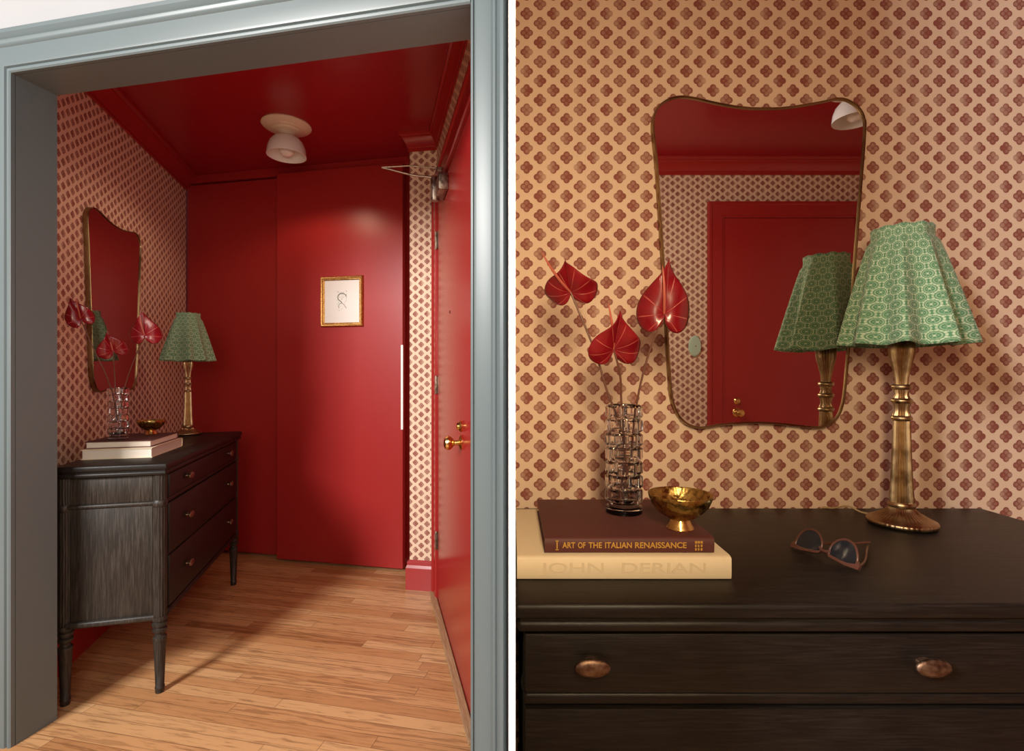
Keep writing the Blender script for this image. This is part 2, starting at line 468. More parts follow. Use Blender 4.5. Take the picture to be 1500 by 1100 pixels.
# entrance door, its casing and hardware (right wall)
xz = lambda F: (lambda x, z, h: F @ Vector((x, -h, z)))
cas = [(0, 0), (0, 0.018), (0.012, 0.018), (0.016, 0.024), (0.085, 0.026), (0.092, 0.034), (0.108, 0.034), (0.112, 0.0)]
# path runs up the hinge side and along the head; offset to the left of travel is outward
struct(new_obj('trim_4', sweep([(0.130, 0), (0.130, 2.205), (1.25, 2.205)], cas, xz(F_R)), M['red'], smooth=True, angle=25))
d3 = door('door_3', F_R, 0.135, 1.17, -0.012, 0.035, 0.012, 2.20, M['red'])
for z in (0.33, 1.18, 1.97):
    bm = lathe([(0, z - 0.05), (0.004, z - 0.05), (0.006, z - 0.045), (0.006, z - 0.001), (0.0052, z), (0.006, z + 0.001), (0.006, z + 0.045), (0.004, z + 0.05), (0, z + 0.05)], 12, M=T(0.132, -0.020, 0))
    box(bm, 0.120, 0.162, -0.0145, -0.0125, z - 0.045, z + 0.045)
    new_obj('hinge', bm, M['steel'], parent=d3, smooth=True)['label'] = 'dull metal hinge'
def knob_prof(s=1.0): return [(0, 0), (0.030, 0), (0.031, 0.004), (0.026, 0.008), (0.012, 0.012), (0.010, 0.030), (0.018, 0.036), (0.027, 0.046), (0.029, 0.056), (0.024, 0.066), (0.012, 0.071), (0, 0.072)]
def knobs(parent, x, y, z, up):
    k = new_obj('door_knob', lathe(knob_prof(), 28, M=T(x, y, z) @ RX(PI / 2)), M['brass'], parent=parent, smooth=True); k['label'] = 'round brass knob'
    k = new_obj('deadbolt', lathe([(0, 0), (0.022, 0), (0.023, 0.006), (0.016, 0.012), (0.014, 0.020), (0, 0.022)], 24, M=T(x, y, up) @ RX(PI / 2)), M['brass'], parent=parent, smooth=True)
    b = bmesh.new()
knobs(d3, 0.922, -0.012, 0.97, 1.035)
bm = lathe([(0, 0), (0.007, 0), (0.007, 0.002), (0.003, 0.003), (0, 0.002)], 16, M=T(0.60, -0.012, 1.526) @ RX(PI / 2))
new_obj('peephole', bm, M['steel'], parent=d3)
# door closer: body on the leaf, shoe on the casing, folded arms
cl = thing('door_closer', 'dull metal door closer with two thin arms above the red entrance door', 'door closer', F_R @ T(0.40, -0.012, 2.15))
bm = bmesh.new(); box(bm, -0.02, 0.15, -0.045, 0, -0.045, 0.035, 0.006); new_obj('housing', bm, M['steel'], parent=cl, smooth=True)
bm = lathe([(0, -0.055), (0.020, -0.055), (0.022, -0.05), (0.022, 0.05), (0.017, 0.062), (0.008, 0.066), (0, 0.066)], 20, M=T(0.0, -0.045, 0.0))
new_obj('pivot', bm, M['steel'], parent=cl, smooth=True)
bm = bmesh.new(); box(bm, -0.04, 0.03, -0.040, -0.014, 0.085, 0.105, 0.003)
new_obj('shoe', bm, M['steel'], parent=cl)
A0 = (0.0, -0.045, 0.060); AX = (-0.02, -0.300, 0.092); A1 = (0.0, -0.036, 0.108)
new_obj('main_arm', tube([A0, (-0.01, -0.15, 0.065), AX], [0.007, 0.006, 0.005], 8), M['steel'], parent=cl, smooth=True)
new_obj('forearm', tube([A1, (-0.01, -0.17, 0.110), AX], [0.004, 0.0045, 0.005], 8), M['steel'], parent=cl, smooth=True)
# oak threshold strip
bm = bmesh.new(); box(bm, 0.03, 1.25, -0.045, -0.014, 0.0, 0.014, 0.003)
struct(new_obj('trim_5', bm, M['threshold'], matrix=F_R))

# doorway wall, jamb lining and casing (blue grey)
bm = bmesh.new()
box(bm, -1.2, -0.02, 0.0, 0.13, 0, 2.95); box(bm, -0.02, 1.605, 0, 0.13, 2.265, 2.95); box(bm, 1.605, 1.680, 0, 0.13, 0, 2.95)
struct(new_obj('wall_front', bm, M['plaster'], matrix=F_D))
lin = [(0, -0.002), (0, -0.132), (0.02, -0.132), (0.02, -0.002)]
OW = 1.587; OH = 2.245
path = [(0.0, 0.0), (0.0, OH), (OW, OH), (OW, 0.0)]
struct(new_obj('trim_6', sweep(path, lin, xz(F_D)), M['blue']))
case = [(0.0, 0.0), (0.0, 0.012), (0.004, 0.016), (0.010, 0.017), (0.012, 0.012), (0.016, 0.012), (0.019, 0.019), (0.026, 0.021), (0.080, 0.023), (0.083, 0.027),
        (0.090, 0.032), (0.098, 0.034), (0.104, 0.030), (0.108, 0.034), (0.118, 0.040), (0.130, 0.041), (0.132, 0.0)]
case = [(o, h) if o < 0.03 else (o * 0.98, h) for o, h in case]
struct(new_obj('trim_7', sweep([(0, 0), (0, OH), (OW + 0.0, OH)], case, xz(F_D)), M['blue'], smooth=True, angle=25))
case_r = [(o * 0.76, h) for o, h in case]
struct(new_obj('trim_8', sweep([(OW, OH + 0.129), (OW, 0.0)], case_r, xz(F_D)), M['blue'], smooth=True, angle=25))

# slim white dividing board between the hallway and the dresser wall
bm = bmesh.new(); box(bm, -0.0034, 0.0034, 0.5, 1.40, 0.0, 2.72)
struct(new_obj('wall_divider', bm, M['white']))

# ------------------------------------------------------------------ the dresser-wall room
ZR = 2.72
F_W = frame(0.0035, 1.34, 1, 0)
bm = bmesh.new(); box(bm, 0, 3.0, 0, 0.08, 0, ZR + 0.05)
struct(new_obj('wall_dresser', bm, M['paper'], matrix=F_W))
F_O = frame(3.0, -0.92, -1, 0)
bm = bmesh.new(); box(bm, -0.1, 2.95, 0, 0.1, 0, ZR + 0.05)
struct(new_obj('wall_opposite', bm, M['paper'], matrix=F_O))
bm = bmesh.new(); box(bm, -2.4, 0.1, 0, 0.1, 0, ZR + 0.05)
struct(new_obj('wall_end', bm, M['paper'], matrix=frame(2.95, -0.92 , 0, -1)))
bm = bmesh.new(); box(bm, 0.0035, 3.05, -1.02, 1.42, ZR, ZR + 0.08)
struct(new_obj('ceiling', bm, M['red_ceiling']))
dz = ZR - ZC
crown2 = [(o, h + dz) for o, h in crown]
struct(new_obj('trim_9', sweep([(2.95, -0.92), (0.06, -0.92)], crown2, xyz), M['red'], smooth=True, angle=25))
struct(new_obj('trim_10', sweep([(0.004, 1.34), (2.95, 1.34)], crown2, xyz), M['red'], smooth=True, angle=25))
# red door opposite, seen in the mirror; local x = 3.0 - world x
struct(new_obj('trim_11', sweep([(0.62, 0), (0.62, 2.32), (1.53, 2.32), (1.53, 0)], [(o, h * 1.0) for o, h in cas], xz(F_O)), M['red'], smooth=True, angle=25))
d4 = door('door_4', F_O, 0.621, 1.529, -0.012, 0.02, 0.01, 2.318, M['red'])
knobs(d4, 1.44, -0.012, 0.97, 1.05)
bm = lathe([(0, 0), (0.045, 0), (0.046, 0.012), (0.040, 0.020), (0, 0.024)], 32, M=T(3.0 - 1.27, 0, 1.43) @ RX(PI / 2) @ S(0.95, 1.6, 1))
o = new_obj('doorbell_cover', bm, M['mint'], matrix=F_O, smooth=True)
tag(o, 'pale green oval wall cover beside the door, seen only in the frontal mirror', 'doorbell cover')
bm = lathe([(0, 0), (0.004, 0), (0.004, 0.003), (0, 0.004)], 12, M=T(3.0 - 1.27, -0.024, 1.43) @ RX(PI / 2))
new_obj('screw', bm, M['brass'], parent=o)

# ------------------------------------------------------------------ ceiling lights
def ceiling_light(loc, label, power):
    t = thing('ceiling_light', label, 'ceiling light', T(*loc))
    flute = lambda th, r, z, i: r * (1 + (0.012 * math.cos(th * 40) if i in (3, 4) else 0))
    bm = lathe([(0, 0), (0.128, 0), (0.130, -0.006), (0.122, -0.014), (0.092, -0.022), (0.088, -0.028), (0.074, -0.030), (0.070, -0.038), (0.045, -0.044), (0.040, -0.052), (0.030, -0.060), (0, -0.06)], 80, flute)
    new_obj('canopy', bm, M['canopy'], parent=t, smooth=True)
    out = [(0.030, -0.058), (0.040, -0.062), (0.068, -0.076), (0.088, -0.100), (0.099, -0.130), (0.103, -0.165), (0.103, -0.172)]
    inn = [(r - 0.004, z - 0.002) for r, z in out[::-1]]
    inn[0] = (0.099, -0.172)
    new_obj('dome_shade', lathe(out + inn, 56), M['opal'], parent=t, smooth=True)
    bm = lathe([(0, -0.062), (0.016, -0.062), (0.016, -0.085), (0, -0.085)], 24); new_obj('socket', bm, M['opal'], parent=t)
    bm = lathe([(0.0, -0.086), (0.013, -0.088), (0.017, -0.100), (0.033, -0.118), (0.040, -0.138), (0.036, -0.158), (0.020, -0.172), (0, -0.176)], 32)
    new_obj('bulb', bm, M['opal'], parent=t, smooth=True)
    if not power: return t
    l = bpy.data.lights.new('dome_fill_light', 'SPOT'); l.energy = power; l.spot_size = math.radians(158); l.spot_blend = 0.35; l.color = (1.0, 0.68, 0.46); l.shadow_soft_size = 0.045  # added warm fill under the unlit bulb, brightens the hallway walls
    o = bpy.data.objects.new('dome_fill_light', l); C.objects.link(o); o.location = (loc[0], loc[1], loc[2] - 0.215)
    return t
ceiling_light((-1.25, 2.84, ZC), 'white dome light on round cream canopy on the glossy red hallway ceiling', 7.0)
ceiling_light((1.77, 0.0, ZR), 'white dome ceiling light seen only in the top corner of the frontal mirror', 0)

# ------------------------------------------------------------------ wall mirror
OUT = [(957, 185), (962.5, 242), (967, 310), (972, 390), (976, 460), (980, 530), (985, 585), (999, 614), (1023, 625.5), (1055, 621.5), (1099, 618.5), (1140, 620), (1178, 624),
       (1203, 625), (1222, 615), (1233, 595), (1239, 555), (1249, 425), (1258.5, 300), (1266.5, 195), (1265, 172), (1257, 157), (1243, 147), (1226.5, 144), (1197, 150), (1146, 157.5), (1095, 157.5),
       (1052, 151), (1019, 143.5), (996, 141), (976, 146.5), (961, 161)]
def wall_mirror(F, label):
    t = thing('wall_mirror', label, 'mirror', F)
    pts = [((x - 1111.5) / 568.0, (383.5 - y) / 568.0) for x, y in OUT]
    c = [(p.x, p.y) for p in catmull([(x, z, 0) for x, z in pts], 6, True)]
    n = len(c)
    # glass with thickness
    def off(d):
        r = []
        for i in range(n):
            a = Vector(c[i - 1]); b = Vector(c[(i + 1) % n]); q = (b - a).normalized()
            nn = Vector((-q.y, q.x)); p = Vector(c[i]) + nn * d
            r.append(p)
        return r
    area2 = sum(c[i - 1][0] * c[i][1] - c[i][0] * c[i - 1][1] for i in range(n))
    s = 1 if area2 > 0 else -1
    bm = bmesh.new()
    inner = off(0.002 * s)
    fr = [bm.verts.new((p.x, -0.018, p.y)) for p in inner]; bk = [bm.verts.new((p.x, -0.012, p.y)) for p in inner]
    bm.faces.new(fr); bm.faces.new(bk[::-1])
    for i in range(n): bm.faces.new((fr[i], bk[i], bk[(i + 1) % n], fr[(i + 1) % n]))
    new_obj('mirror_glass', bm, M['mirror'], parent=t)
    bm = bmesh.new()
    sec = [(0.0026, -0.001), (0.0026, -0.021), (0.0015, -0.023), (-0.0015, -0.023), (-0.0026, -0.021), (-0.0026, -0.001)]
    rings = []
    offs = {d: off(d * s) for d in set(a for a, _ in sec)}
    for i in range(n): rings.append([bm.verts.new((offs[d][i].x, y, offs[d][i].y)) for d, y in sec])
    for i in range(n):
        a, b = rings[i], rings[(i + 1) % n]
        for j in range(len(sec)): bm.faces.new((a[j], a[(j + 1) % len(sec)], b[(j + 1) % len(sec)], b[j]))
    new_obj('mirror_frame', bm, M['mframe'], parent=t, smooth=True, angle=50)
    bm = bmesh.new(); inner2 = off(0.006 * s)
    a = [bm.verts.new((p.x, -0.011, p.y)) for p in inner2]; b = [bm.verts.new((p.x, -0.001, p.y)) for p in inner2]
    bm.faces.new(a); bm.faces.new(b[::-1])
    for i in range(n): bm.faces.new((a[i], b[i], b[(i + 1) % n], a[(i + 1) % n]))
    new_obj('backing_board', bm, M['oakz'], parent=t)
    return t
wall_mirror(F_L @ T(0.595, 0, 1.583), 'brass-rimmed mirror with curved top on the hallway wall, seen at a steep angle')
wall_mirror(T(0.637, 1.34, 1.533), 'brass-rimmed mirror with curved top seen frontally, reflecting a red door')

# ------------------------------------------------------------------ dresser
def dresser(F, L, D, kx, label, inset=False):
    """local x 0..L along the front, y 0 (front) .. D (wall side), z up"""
    H = 0.898
    t = thing('dresser', label, 'dresser', F)
    ox = 0.012
    bm = bmesh.new()
    for z0, z1, e, b in ((H - 0.024, H, 0.014, 0.007), (H - 0.030, H - 0.022, 0.006, 0.001), (H - 0.046, H - 0.028, 0.010, 0.007)):
        box(bm, -e, L + e, -e, D + min(e, 0.004), z0, z1, b, 3)
    new_obj('top', bm, M['oakx'], parent=t, smooth=True, angle=40)
    zb = 0.300; zt = H - 0.046
    P = 0.024                                     # corner post radius
    zr = 0.742                                    # bead between the top drawer row and the rest
    bm = bmesh.new()
    box(bm, 0.001 if inset else P, L - P, 0.012, D - 0.006, zb, zt)
    new_obj('carcass', bm, M['oakx'], parent=t)
    # side panels with a bead and bottom rail
    for sgn, x in ((-1, 0.0), (1, L)):
        q = (lambda a, b: (x + a, x + b)) if sgn < 0 else (lambda a, b: (x - b, x - a))
        bm = bmesh.new()
        a, b = q(0.010, 0.030)
        box(bm, a, b, 2 * P - 0.004, D - 2 * P + 0.004, zb + 0.004, zr - 0.008, 0.002)
        box(bm, a, b, 2 * P - 0.004, D - 2 * P + 0.004, zr + 0.008, zt - 0.002, 0.002)
        a, b = q(0.002, 0.03); box(bm, a, b, 0.03, D - 0.03, zr - 0.008, zr + 0.008, 0.0065, 3)
        a, b = q(-0.002, 0.03); box(bm, a, b, 0.03, D - 0.03, zb - 0.012, zb + 0.012, 0.009, 3)
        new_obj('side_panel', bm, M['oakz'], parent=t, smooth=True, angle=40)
    # reeded corner posts
    reed = lambda th, r, z, i: r * (1 + 0.085 * abs(math.sin(th * 7)) - 0.04)
    for px in (P, L - P):
        for py in ((P + 0.031) if inset else P, D - P):
            bm = lathe([(0, zb), (P * 0.98, zb), (P * 0.98, zr - 0.016), (0, zr - 0.016)], 84, reed, T(px, py, 0))
            lathe([(0, zr + 0.012), (P * 0.98, zr + 0.012), (P * 0.98, zt), (0, zt)], 84, reed, T(px, py, 0), bm)
            lathe([(0, zr - 0.018), (P * 0.9, zr - 0.018), (P * 1.12, zr - 0.010), (P * 1.15, zr - 0.002), (P * 1.08, zr + 0.006), (P * 0.9, zr + 0.013), (0, zr + 0.013)], 32, None, T(px, py, 0), bm)
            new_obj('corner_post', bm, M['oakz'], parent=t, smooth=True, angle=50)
            leg = [(0, 0), (0.0145, 0), (0.0155, 0.004), (0.0155, 0.016), (0.017, 0.018), (0.0165, 0.024), (0.0150, 0.026), (0.0185, 0.13), (0.0220, 0.205), (0.0235, 0.208), (0.0245, 0.213), (0.0235, 0.218), (0.017, 0.222),
                   (0.016, 0.230), (0.021, 0.237), (0.0245, 0.244), (0.0250, 0.249), (0.017, 0.254), (0.018, 0.259), (0.025, 0.262), (0.0265, 0.268), (0.026, 0.273), (0.020, 0.277), (0.021, 0.282), (0.0275, 0.285), (0.0285, 0.292), (0.0275, 0.300), (0, 0.300)]
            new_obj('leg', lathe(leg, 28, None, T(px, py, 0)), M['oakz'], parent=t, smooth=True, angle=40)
    rows = ((zr + 0.012, zt - 0.006), (0.532, zr - 0.012), (zb + 0.022, 0.522))
    for z0, z1 in rows:
        bm = bmesh.new()
        e = 0.002 if inset else 2 * P + 0.004
        box(bm, e, L - e, 0.0, 0.03, z0, z1, 0.003, 2)
        d = new_obj('drawer', bm, M['oakx'], parent=t, smooth=True, angle=40)
        zc = (z0 + z1) / 2 + 0.004
        for k in kx:
            kb = lathe([(0, 0), (0.009, 0), (0.008, 0.010), (0.012, 0.013), (0.0172, 0.0155), (0.0182, 0.0185), (0.0172, 0.0215), (0.012, 0.0235), (0.006, 0.0245), (0, 0.0248)], 32, None, T(k, 0, zc) @ RX(PI / 2) @ S(1.5, 0.76, 1))
            new_obj('knob', kb, M['bronze'], parent=d, smooth=True, angle=60)['label'] = 'oval bronze knob'
    bm = bmesh.new()
    P2 = 0.0 if inset else 2 * P
    box(bm, P2, L - P2, 0.004, 0.03, zr - 0.010, zr + 0.010, 0.006, 3)
    box(bm, P2, L - P2, 0.006, 0.03, 0.521, 0.533, 0.004, 2)
    box(bm, P2, L - P2, 0.0, 0.03, zb - 0.012, zb + 0.014, 0.008, 3)
    new_obj('rail', bm, M['oakx'], parent=t, smooth=True, angle=40)
    return t
F_DL = frame(-1.348, 1.985, -0.250, 0.968)
dresser(F_DL, 1.09, 0.36, (0.24, 0.86), 'dark oak dresser standing along the hallway wall, turned legs and side panel visible')
F_DR = frame(0.018, 0.790, 1, 0)
dresser(F_DR, 1.185, 0.535, (0.1035, 0.6175, 1.12), 'dark oak dresser seen from the front, cropped below its top drawer', True)

# ------------------------------------------------------------------ books
def book(F, Wd, Dp, Th, mat, label, text=None, ink=None, tsize=0.014, emboss=0.0004):
    """spine faces local -y; x 0..Wd, y 0..Dp, z 0..Th"""
    t = thing('book', label, 'book', F)
    c = 0.0028
    bm = bmesh.new()
    # one wrap: bottom board, rounded spine, top board
    prof = [(0.006, 0.0), (Dp, 0.0), (Dp, c), (0.012, c), (c + 0.001, c + 0.003), (c, Th * 0.5), (c + 0.001, Th - c - 0.003), (0.012, Th - c), (Dp, Th - c), (Dp, Th), (0.010, Th), (0.0065, Th - 0.0007), (0.0025, Th - 0.002), (0.0004, Th - 0.005), (0.0, Th * 0.5), (0.0004, 0.005), (0.002, 0.0015)]
    ra = [bm.verts.new((0, y, z)) for y, z in prof]; rb = [bm.verts.new((Wd, y, z)) for y, z in prof]
    k = len(prof)
    for j in range(k): bm.faces.new((ra[j], ra[(j + 1) % k], rb[(j + 1) % k], rb[j]))
    bm.faces.new(ra[::-1]); bm.faces.new(rb)
    new_obj('cover', bm, mat, parent=t, smooth=True, angle=40)
    bm = bmesh.new(); box(bm, 0.004, Wd - 0.004, c + 0.001, Dp - 0.005, c, Th - c)
    new_obj('page_block', bm, M['pages'], parent=t)
    for word, tx in (text or ()):
        cu = bpy.data.curves.new('lettering', 'FONT'); cu.body = word; cu.size = tsize; cu.extrude = emboss; cu.align_x = 'LEFT'; cu.align_y = 'CENTER'
        cu.offset = 0.00025
        to = bpy.data.objects.new('lettering', cu); C.objects.link(to)
        dg = bpy.context.evaluated_depsgraph_get()
        me = bpy.data.meshes.new_from_object(to.evaluated_get(dg)); bpy.data.objects.remove(to)
        me.materials.clear(); me.materials.append(ink)
        lt = bpy.data.objects.new('lettering', me); C.objects.link(lt); lt.parent = t
        wd = max(v.co.x for v in me.vertices) - min(v.co.x for v in me.vertices)
        x0, x1 = tx
        lt.matrix_local = T(x0 - min(v.co.x for v in me.vertices), -0.0002, Th / 2) @ RX(PI / 2) @ S((x1 - x0) / wd, 1, 1)
        lt['label'] = 'spine lettering'
    return t
# hallway pair
book(F_DL @ T(0.155, 0.10, 0.898) @ RZ(PI / 2) @ T(0, -0.34, 0) , 0.25, 0.34, 0.040, M['cream_book'], 'cream cloth book lying lowest on the hallway dresser')
book(F_DL @ T(0.185, 0.115, 0.938) @ RZ(PI / 2) @ T(0, -0.30, 0), 0.235, 0.30, 0.028, M['dark_book'], 'dark red book under the vase on the hallway dresser')
# frontal pair
book(T(0.0085, 0.866, 0.898), 0.363, 0.300, 0.040, M['cream_book'], 'thick cream book with embossed spine, lowest on the frontal dresser', [('JOHN', (0.040, 0.148)), ('DERIAN', (0.176, 0.318))], M['cream_ink'], 0.024, 0.0003)
bd = book(T(0.056, 0.880, 0.938), 0.292, 0.262, 0.028, M['dark_book'], 'oxblood art book with gold spine title lying on the cream book', [('ART', (0.0305, 0.0525)), ('OF', (0.0575, 0.0705)), ('THE', (0.0755, 0.0985)), ('ITALIAN', (0.1040, 0.1500)), ('RENAISSANCE', (0.1555, 0.2440))], M['gold_ink'], 0.0140, 0.0002)
bm = bmesh.new()
for k, z in enumerate((0.006, 0.0085, 0.0135, 0.019, 0.021)):
    box(bm, 0.019 if k in (0, 4) else 0.0205, 0.024 if k in (0, 4) else 0.0225, -0.0006, 0.001, z, z + (0.005 if k in (1, 2) else 0.0015))
new_obj('spine_ornament', bm, M['gold_ink'], parent=bd)['label'] = 'gold publisher ornament'
bm = bmesh.new()
random.seed(4)
for r in range(3):
    for k in range(3): box(bm, 0.2585 + k * 0.0048, 0.2585 + k * 0.0048 + random.uniform(0.0025, 0.0038), -0.0006, 0.001, 0.0055 + r * 0.006, 0.0055 + r * 0.006 + 0.004)
new_obj('spine_mark', bm, M['gold_ink'], parent=bd)['label'] = 'gold publisher mark'

# ------------------------------------------------------------------ crystal vase
def vase(F, label, rot=0.0):
    t = thing('crystal_vase', label, 'vase', F @ RZ(rot))
    H, R0 = 0.218, 0.0335
    rows, cols, seg = 7, 6, 108
    rh = (H - 0.022) / rows
    def rad(th, z):
        if z < 0.014: return R0 + 0.003
        if z < 0.022: return R0 - 0.003
        q = (z - 0.022) / rh; r = int(q); fz = q - r
        p = (th / (2 * PI) * cols + (0.5 if r % 2 else 0.0) + 0.13 * (r % 3)) % 1.0
        ez = min(fz, 1 - fz) * 6.0; ep = min(p, 1 - p) * 8.0
        h = max(0.0, min(1.0, ez, ep))
        h = h * h * (3 - 2 * h)
        return R0 - 0.002 + 0.0062 * h
    nz = 96
    prof = [(0, 0), (R0 - 0.002, 0)] + [(R0, 0.001 + (H - 0.001) * i / nz) for i in range(nz + 1)] + [(R0 - 0.0040, H - 0.001), (R0 - 0.0055, H - 0.01), (R0 - 0.0060, 0.05), (R0 - 0.0075, 0.030), (R0 - 0.017, 0.024), (0, 0.023)]
    mod = lambda th, r, z, i: rad(th, z) if 2 <= i <= nz + 2 else r
    new_obj('vase_body', lathe(prof, seg, mod), M['glass'], parent=t, smooth=True, angle=30)
    return t
vase(F_DL @ T(0.255, 0.262, 0.966), 'square-cut crystal vase on the book stack of the hallway dresser')
VR = Vector((0.227, 1.039, 0.966))
vase(T(*VR), 'square-cut crystal vase on the oxblood book, seen frontally', 0.2)

# ------------------------------------------------------------------ anthurium flowers
def anthurium(F, head, tip, normal, L, Wd, foot, mids, spad, label, group, fold=0.35, curl=0.25):
    """local metres, origin at the vase foot. head: where stem meets spathe; tip: direction of the spathe tip"""
    t = thing('anthurium', label, 'flower', F, group)
    yv = Vector(tip).normalized(); nv = Vector(normal); nv = (nv - yv * nv.dot(yv)).normalized(); xv = yv.cross(nv).normalized()
    O = Vector(head)
    bm = bmesh.new(); uvl = bm.loops.layers.uv.new('UVMap')
    NA, NS = 72, 12
    def outline(a):
        x = 16 * math.sin(a) ** 3; y = -(13 * math.cos(a) - 5 * math.cos(2 * a) - 2 * math.cos(3 * a) - math.cos(4 * a))
        return x / 32.0 * Wd, (y + 4.6) / 26.0 * L        # notch near the origin, tip along +y
    grid = []
    for j in range(NS + 1):
        s = j / NS; row = []
        for i in range(NA + 1):
            a = 2 * PI * i / NA
            x, y = outline(a)
            # pull the notch point into the origin
            x *= s; y *= s
            rim = s ** 3
            z = fold * abs(x) * 0.9 - 1.2 * x * x / Wd + curl * (0.35 * L) * ((y / L) ** 2) + 0.004 * rim * math.sin(a * 7)
            z += 0.10 * L * (s * (1 - s)) * 1.2
            row.append((O + xv * x + yv * y + nv * z, i / NA, s))
        grid.append(row)
    V = [[bm.verts.new(p[0]) for p in r] for r in grid]
    for j in range(NS):
        for i in range(NA):
            f = bm.faces.new((V[j][i], V[j][i + 1], V[j + 1][i + 1], V[j + 1][i]))
            for lp, (jj, ii) in zip(f.loops, ((j, i), (j, i + 1), (j + 1, i + 1), (j + 1, i))): lp[uvl].uv = (grid[jj][ii][1], grid[jj][ii][2])
    bmesh.ops.remove_doubles(bm, verts=bm.verts[:], dist=1e-5)
    sp = new_obj('spathe', bm, M['petal'], parent=t, smooth=True, angle=80)
    m = sp.modifiers.new('solid', 'SOLIDIFY'); m.thickness = 0.0009; m.offset = 0
    sd = Vector(spad); pts = [O - nv * 0.0 + sd * q + nv * (0.010 * math.sin(q * PI)) for q in (0, .15, .35, .6, .8, .93, 1.0)]
    new_obj('spadix', tube(pts, [0.0022, 0.0029, 0.0030, 0.0026, 0.0020, 0.0013, 0.0005], 12), M['spadix'], parent=t, smooth=True)['label'] = 'slender pale red spadix'
    path = catmull([foot] + list(mids) + [head], 8)
    n_ = len(path)
    new_obj('stem', tube(path, [0.0026 - 0.0006 * i / n_ for i in range(n_)], 10), M['stem'], parent=t, smooth=True)['label'] = 'thin brown-green stem'
    return t
# frontal arrangement, origin at the vase base; x right, y away, z up (picture scale 721 px per metre)
g1 = 'anthuriums in the frontal vase'
FV = T(*VR)
anthurium(FV, (-0.108, 0.00, 0.446), (-0.16, -0.50, 0.62), (-0.25, -1.0, -0.6), 0.095, 0.108, (0.012, 0.004, 0.026), [(-0.004, 0.0, 0.16), (-0.034, 0.0, 0.245), (-0.060, 0.0, 0.33)], (-0.062, -0.045, 0.072),
          'frontal anthurium leaning furthest left with spadix pointing up left', g1, 0.45, 0.3)
anthurium(FV, (-0.024, -0.015, 0.330), (0.04, -0.42, 0.75), (0.15, -0.9, -0.3), 0.100, 0.110, (-0.010, 0.004, 0.026), [(0.002, 0.0, 0.11), (-0.006, -0.004, 0.225), (-0.010, -0.01, 0.28)], (-0.016, -0.030, 0.088),
          'frontal anthurium hanging lowest, its spathe half rolled', g1, 0.75, 0.2)
anthurium(FV, (0.082, 0.00, 0.402), (0.05, -0.10, 1.0), (-0.12, -1.0, 0.0), 0.134, 0.108, (-0.006, -0.006, 0.026), [(0.016, 0.004, 0.12), (0.027, 0.0, 0.225), (0.050, 0.0, 0.32)], (-0.010, -0.022, 0.094),
          'largest upright frontal anthurium, overlapping the mirror rim', g1, 0.25, 0.15)
# hallway arrangement: local x along the dresser, -y towards its front
g2 = 'anthuriums in the hallway vase'
FL = F_DL @ T(0.255, 0.262, 0.966)
vx = Vector((0.0, 0.0, 0.0))
anthurium(FL, (-0.075, 0.100, 0.500), (-0.15, 0.20, 0.62), (-0.80, -0.45, -0.25), 0.110, 0.095, (0.010, 0.0, 0.026), [(0.0, 0.018, 0.17), (-0.02, 0.035, 0.27), (-0.05, 0.075, 0.40)], (-0.055, -0.01, 0.075),
          'hallway anthurium furthest left against the wallpaper', g2, 0.6, 0.2)
anthurium(FL, (-0.02, 0.012, 0.375), (-0.30, 0.10, 0.70), (-0.8, -0.35, 0.1), 0.100, 0.110, (-0.010, -0.004, 0.026), [(0.0, 0.010, 0.11), (0.0, 0.012, 0.24)], (-0.020, 0.012, 0.085),
          'hallway anthurium hanging lowest in front of the mirror', g2, 0.7, 0.2)
anthurium(FL, (-0.02, -0.105, 0.440), (-0.12, 0.02, 1.0), (-0.95, -0.10, 0.1), 0.130, 0.120, (0.004, 0.006, 0.026), [(0.0, -0.012, 0.14), (0.0, -0.028, 0.24), (-0.01, -0.07, 0.36)], (-0.022, 0.010, 0.085),
          'hallway anthurium furthest right with an open upright spathe', g2, 0.25, 0.15)

# ------------------------------------------------------------------ brass bowls
def bowl(F, label):
    t = thing('footed_bowl', label, 'bowl', F)
    out = [(0.016, 0.017), (0.026, 0.021), (0.040, 0.031), (0.050, 0.043), (0.0555, 0.056), (0.057, 0.062)]
    inn = [(0.0565, 0.0635), (0.0552, 0.062), (0.0535, 0.056), (0.048, 0.044), (0.038, 0.033), (0.024, 0.0235), (0.010, 0.0205), (0, 0.020)]
    new_obj('bowl_body', lathe([(0, 0.016)] + out + inn, 56), M['hammered'], parent=t, smooth=True)
    new_obj('foot', lathe([(0, 0), (0.0235, 0), (0.0240, 0.0015), (0.0205, 0.008), (0.0175, 0.015), (0.0165, 0.018), (0, 0.018)], 40), M['brass'], parent=t, smooth=True)
    return t
bowl(F_DL @ T(0.425, 0.205, 0.966), 'small footed brass bowl behind the hallway vase')
bowl(T(0.306, 0.932, 0.966), 'small footed brass bowl on the oxblood book, seen frontally')

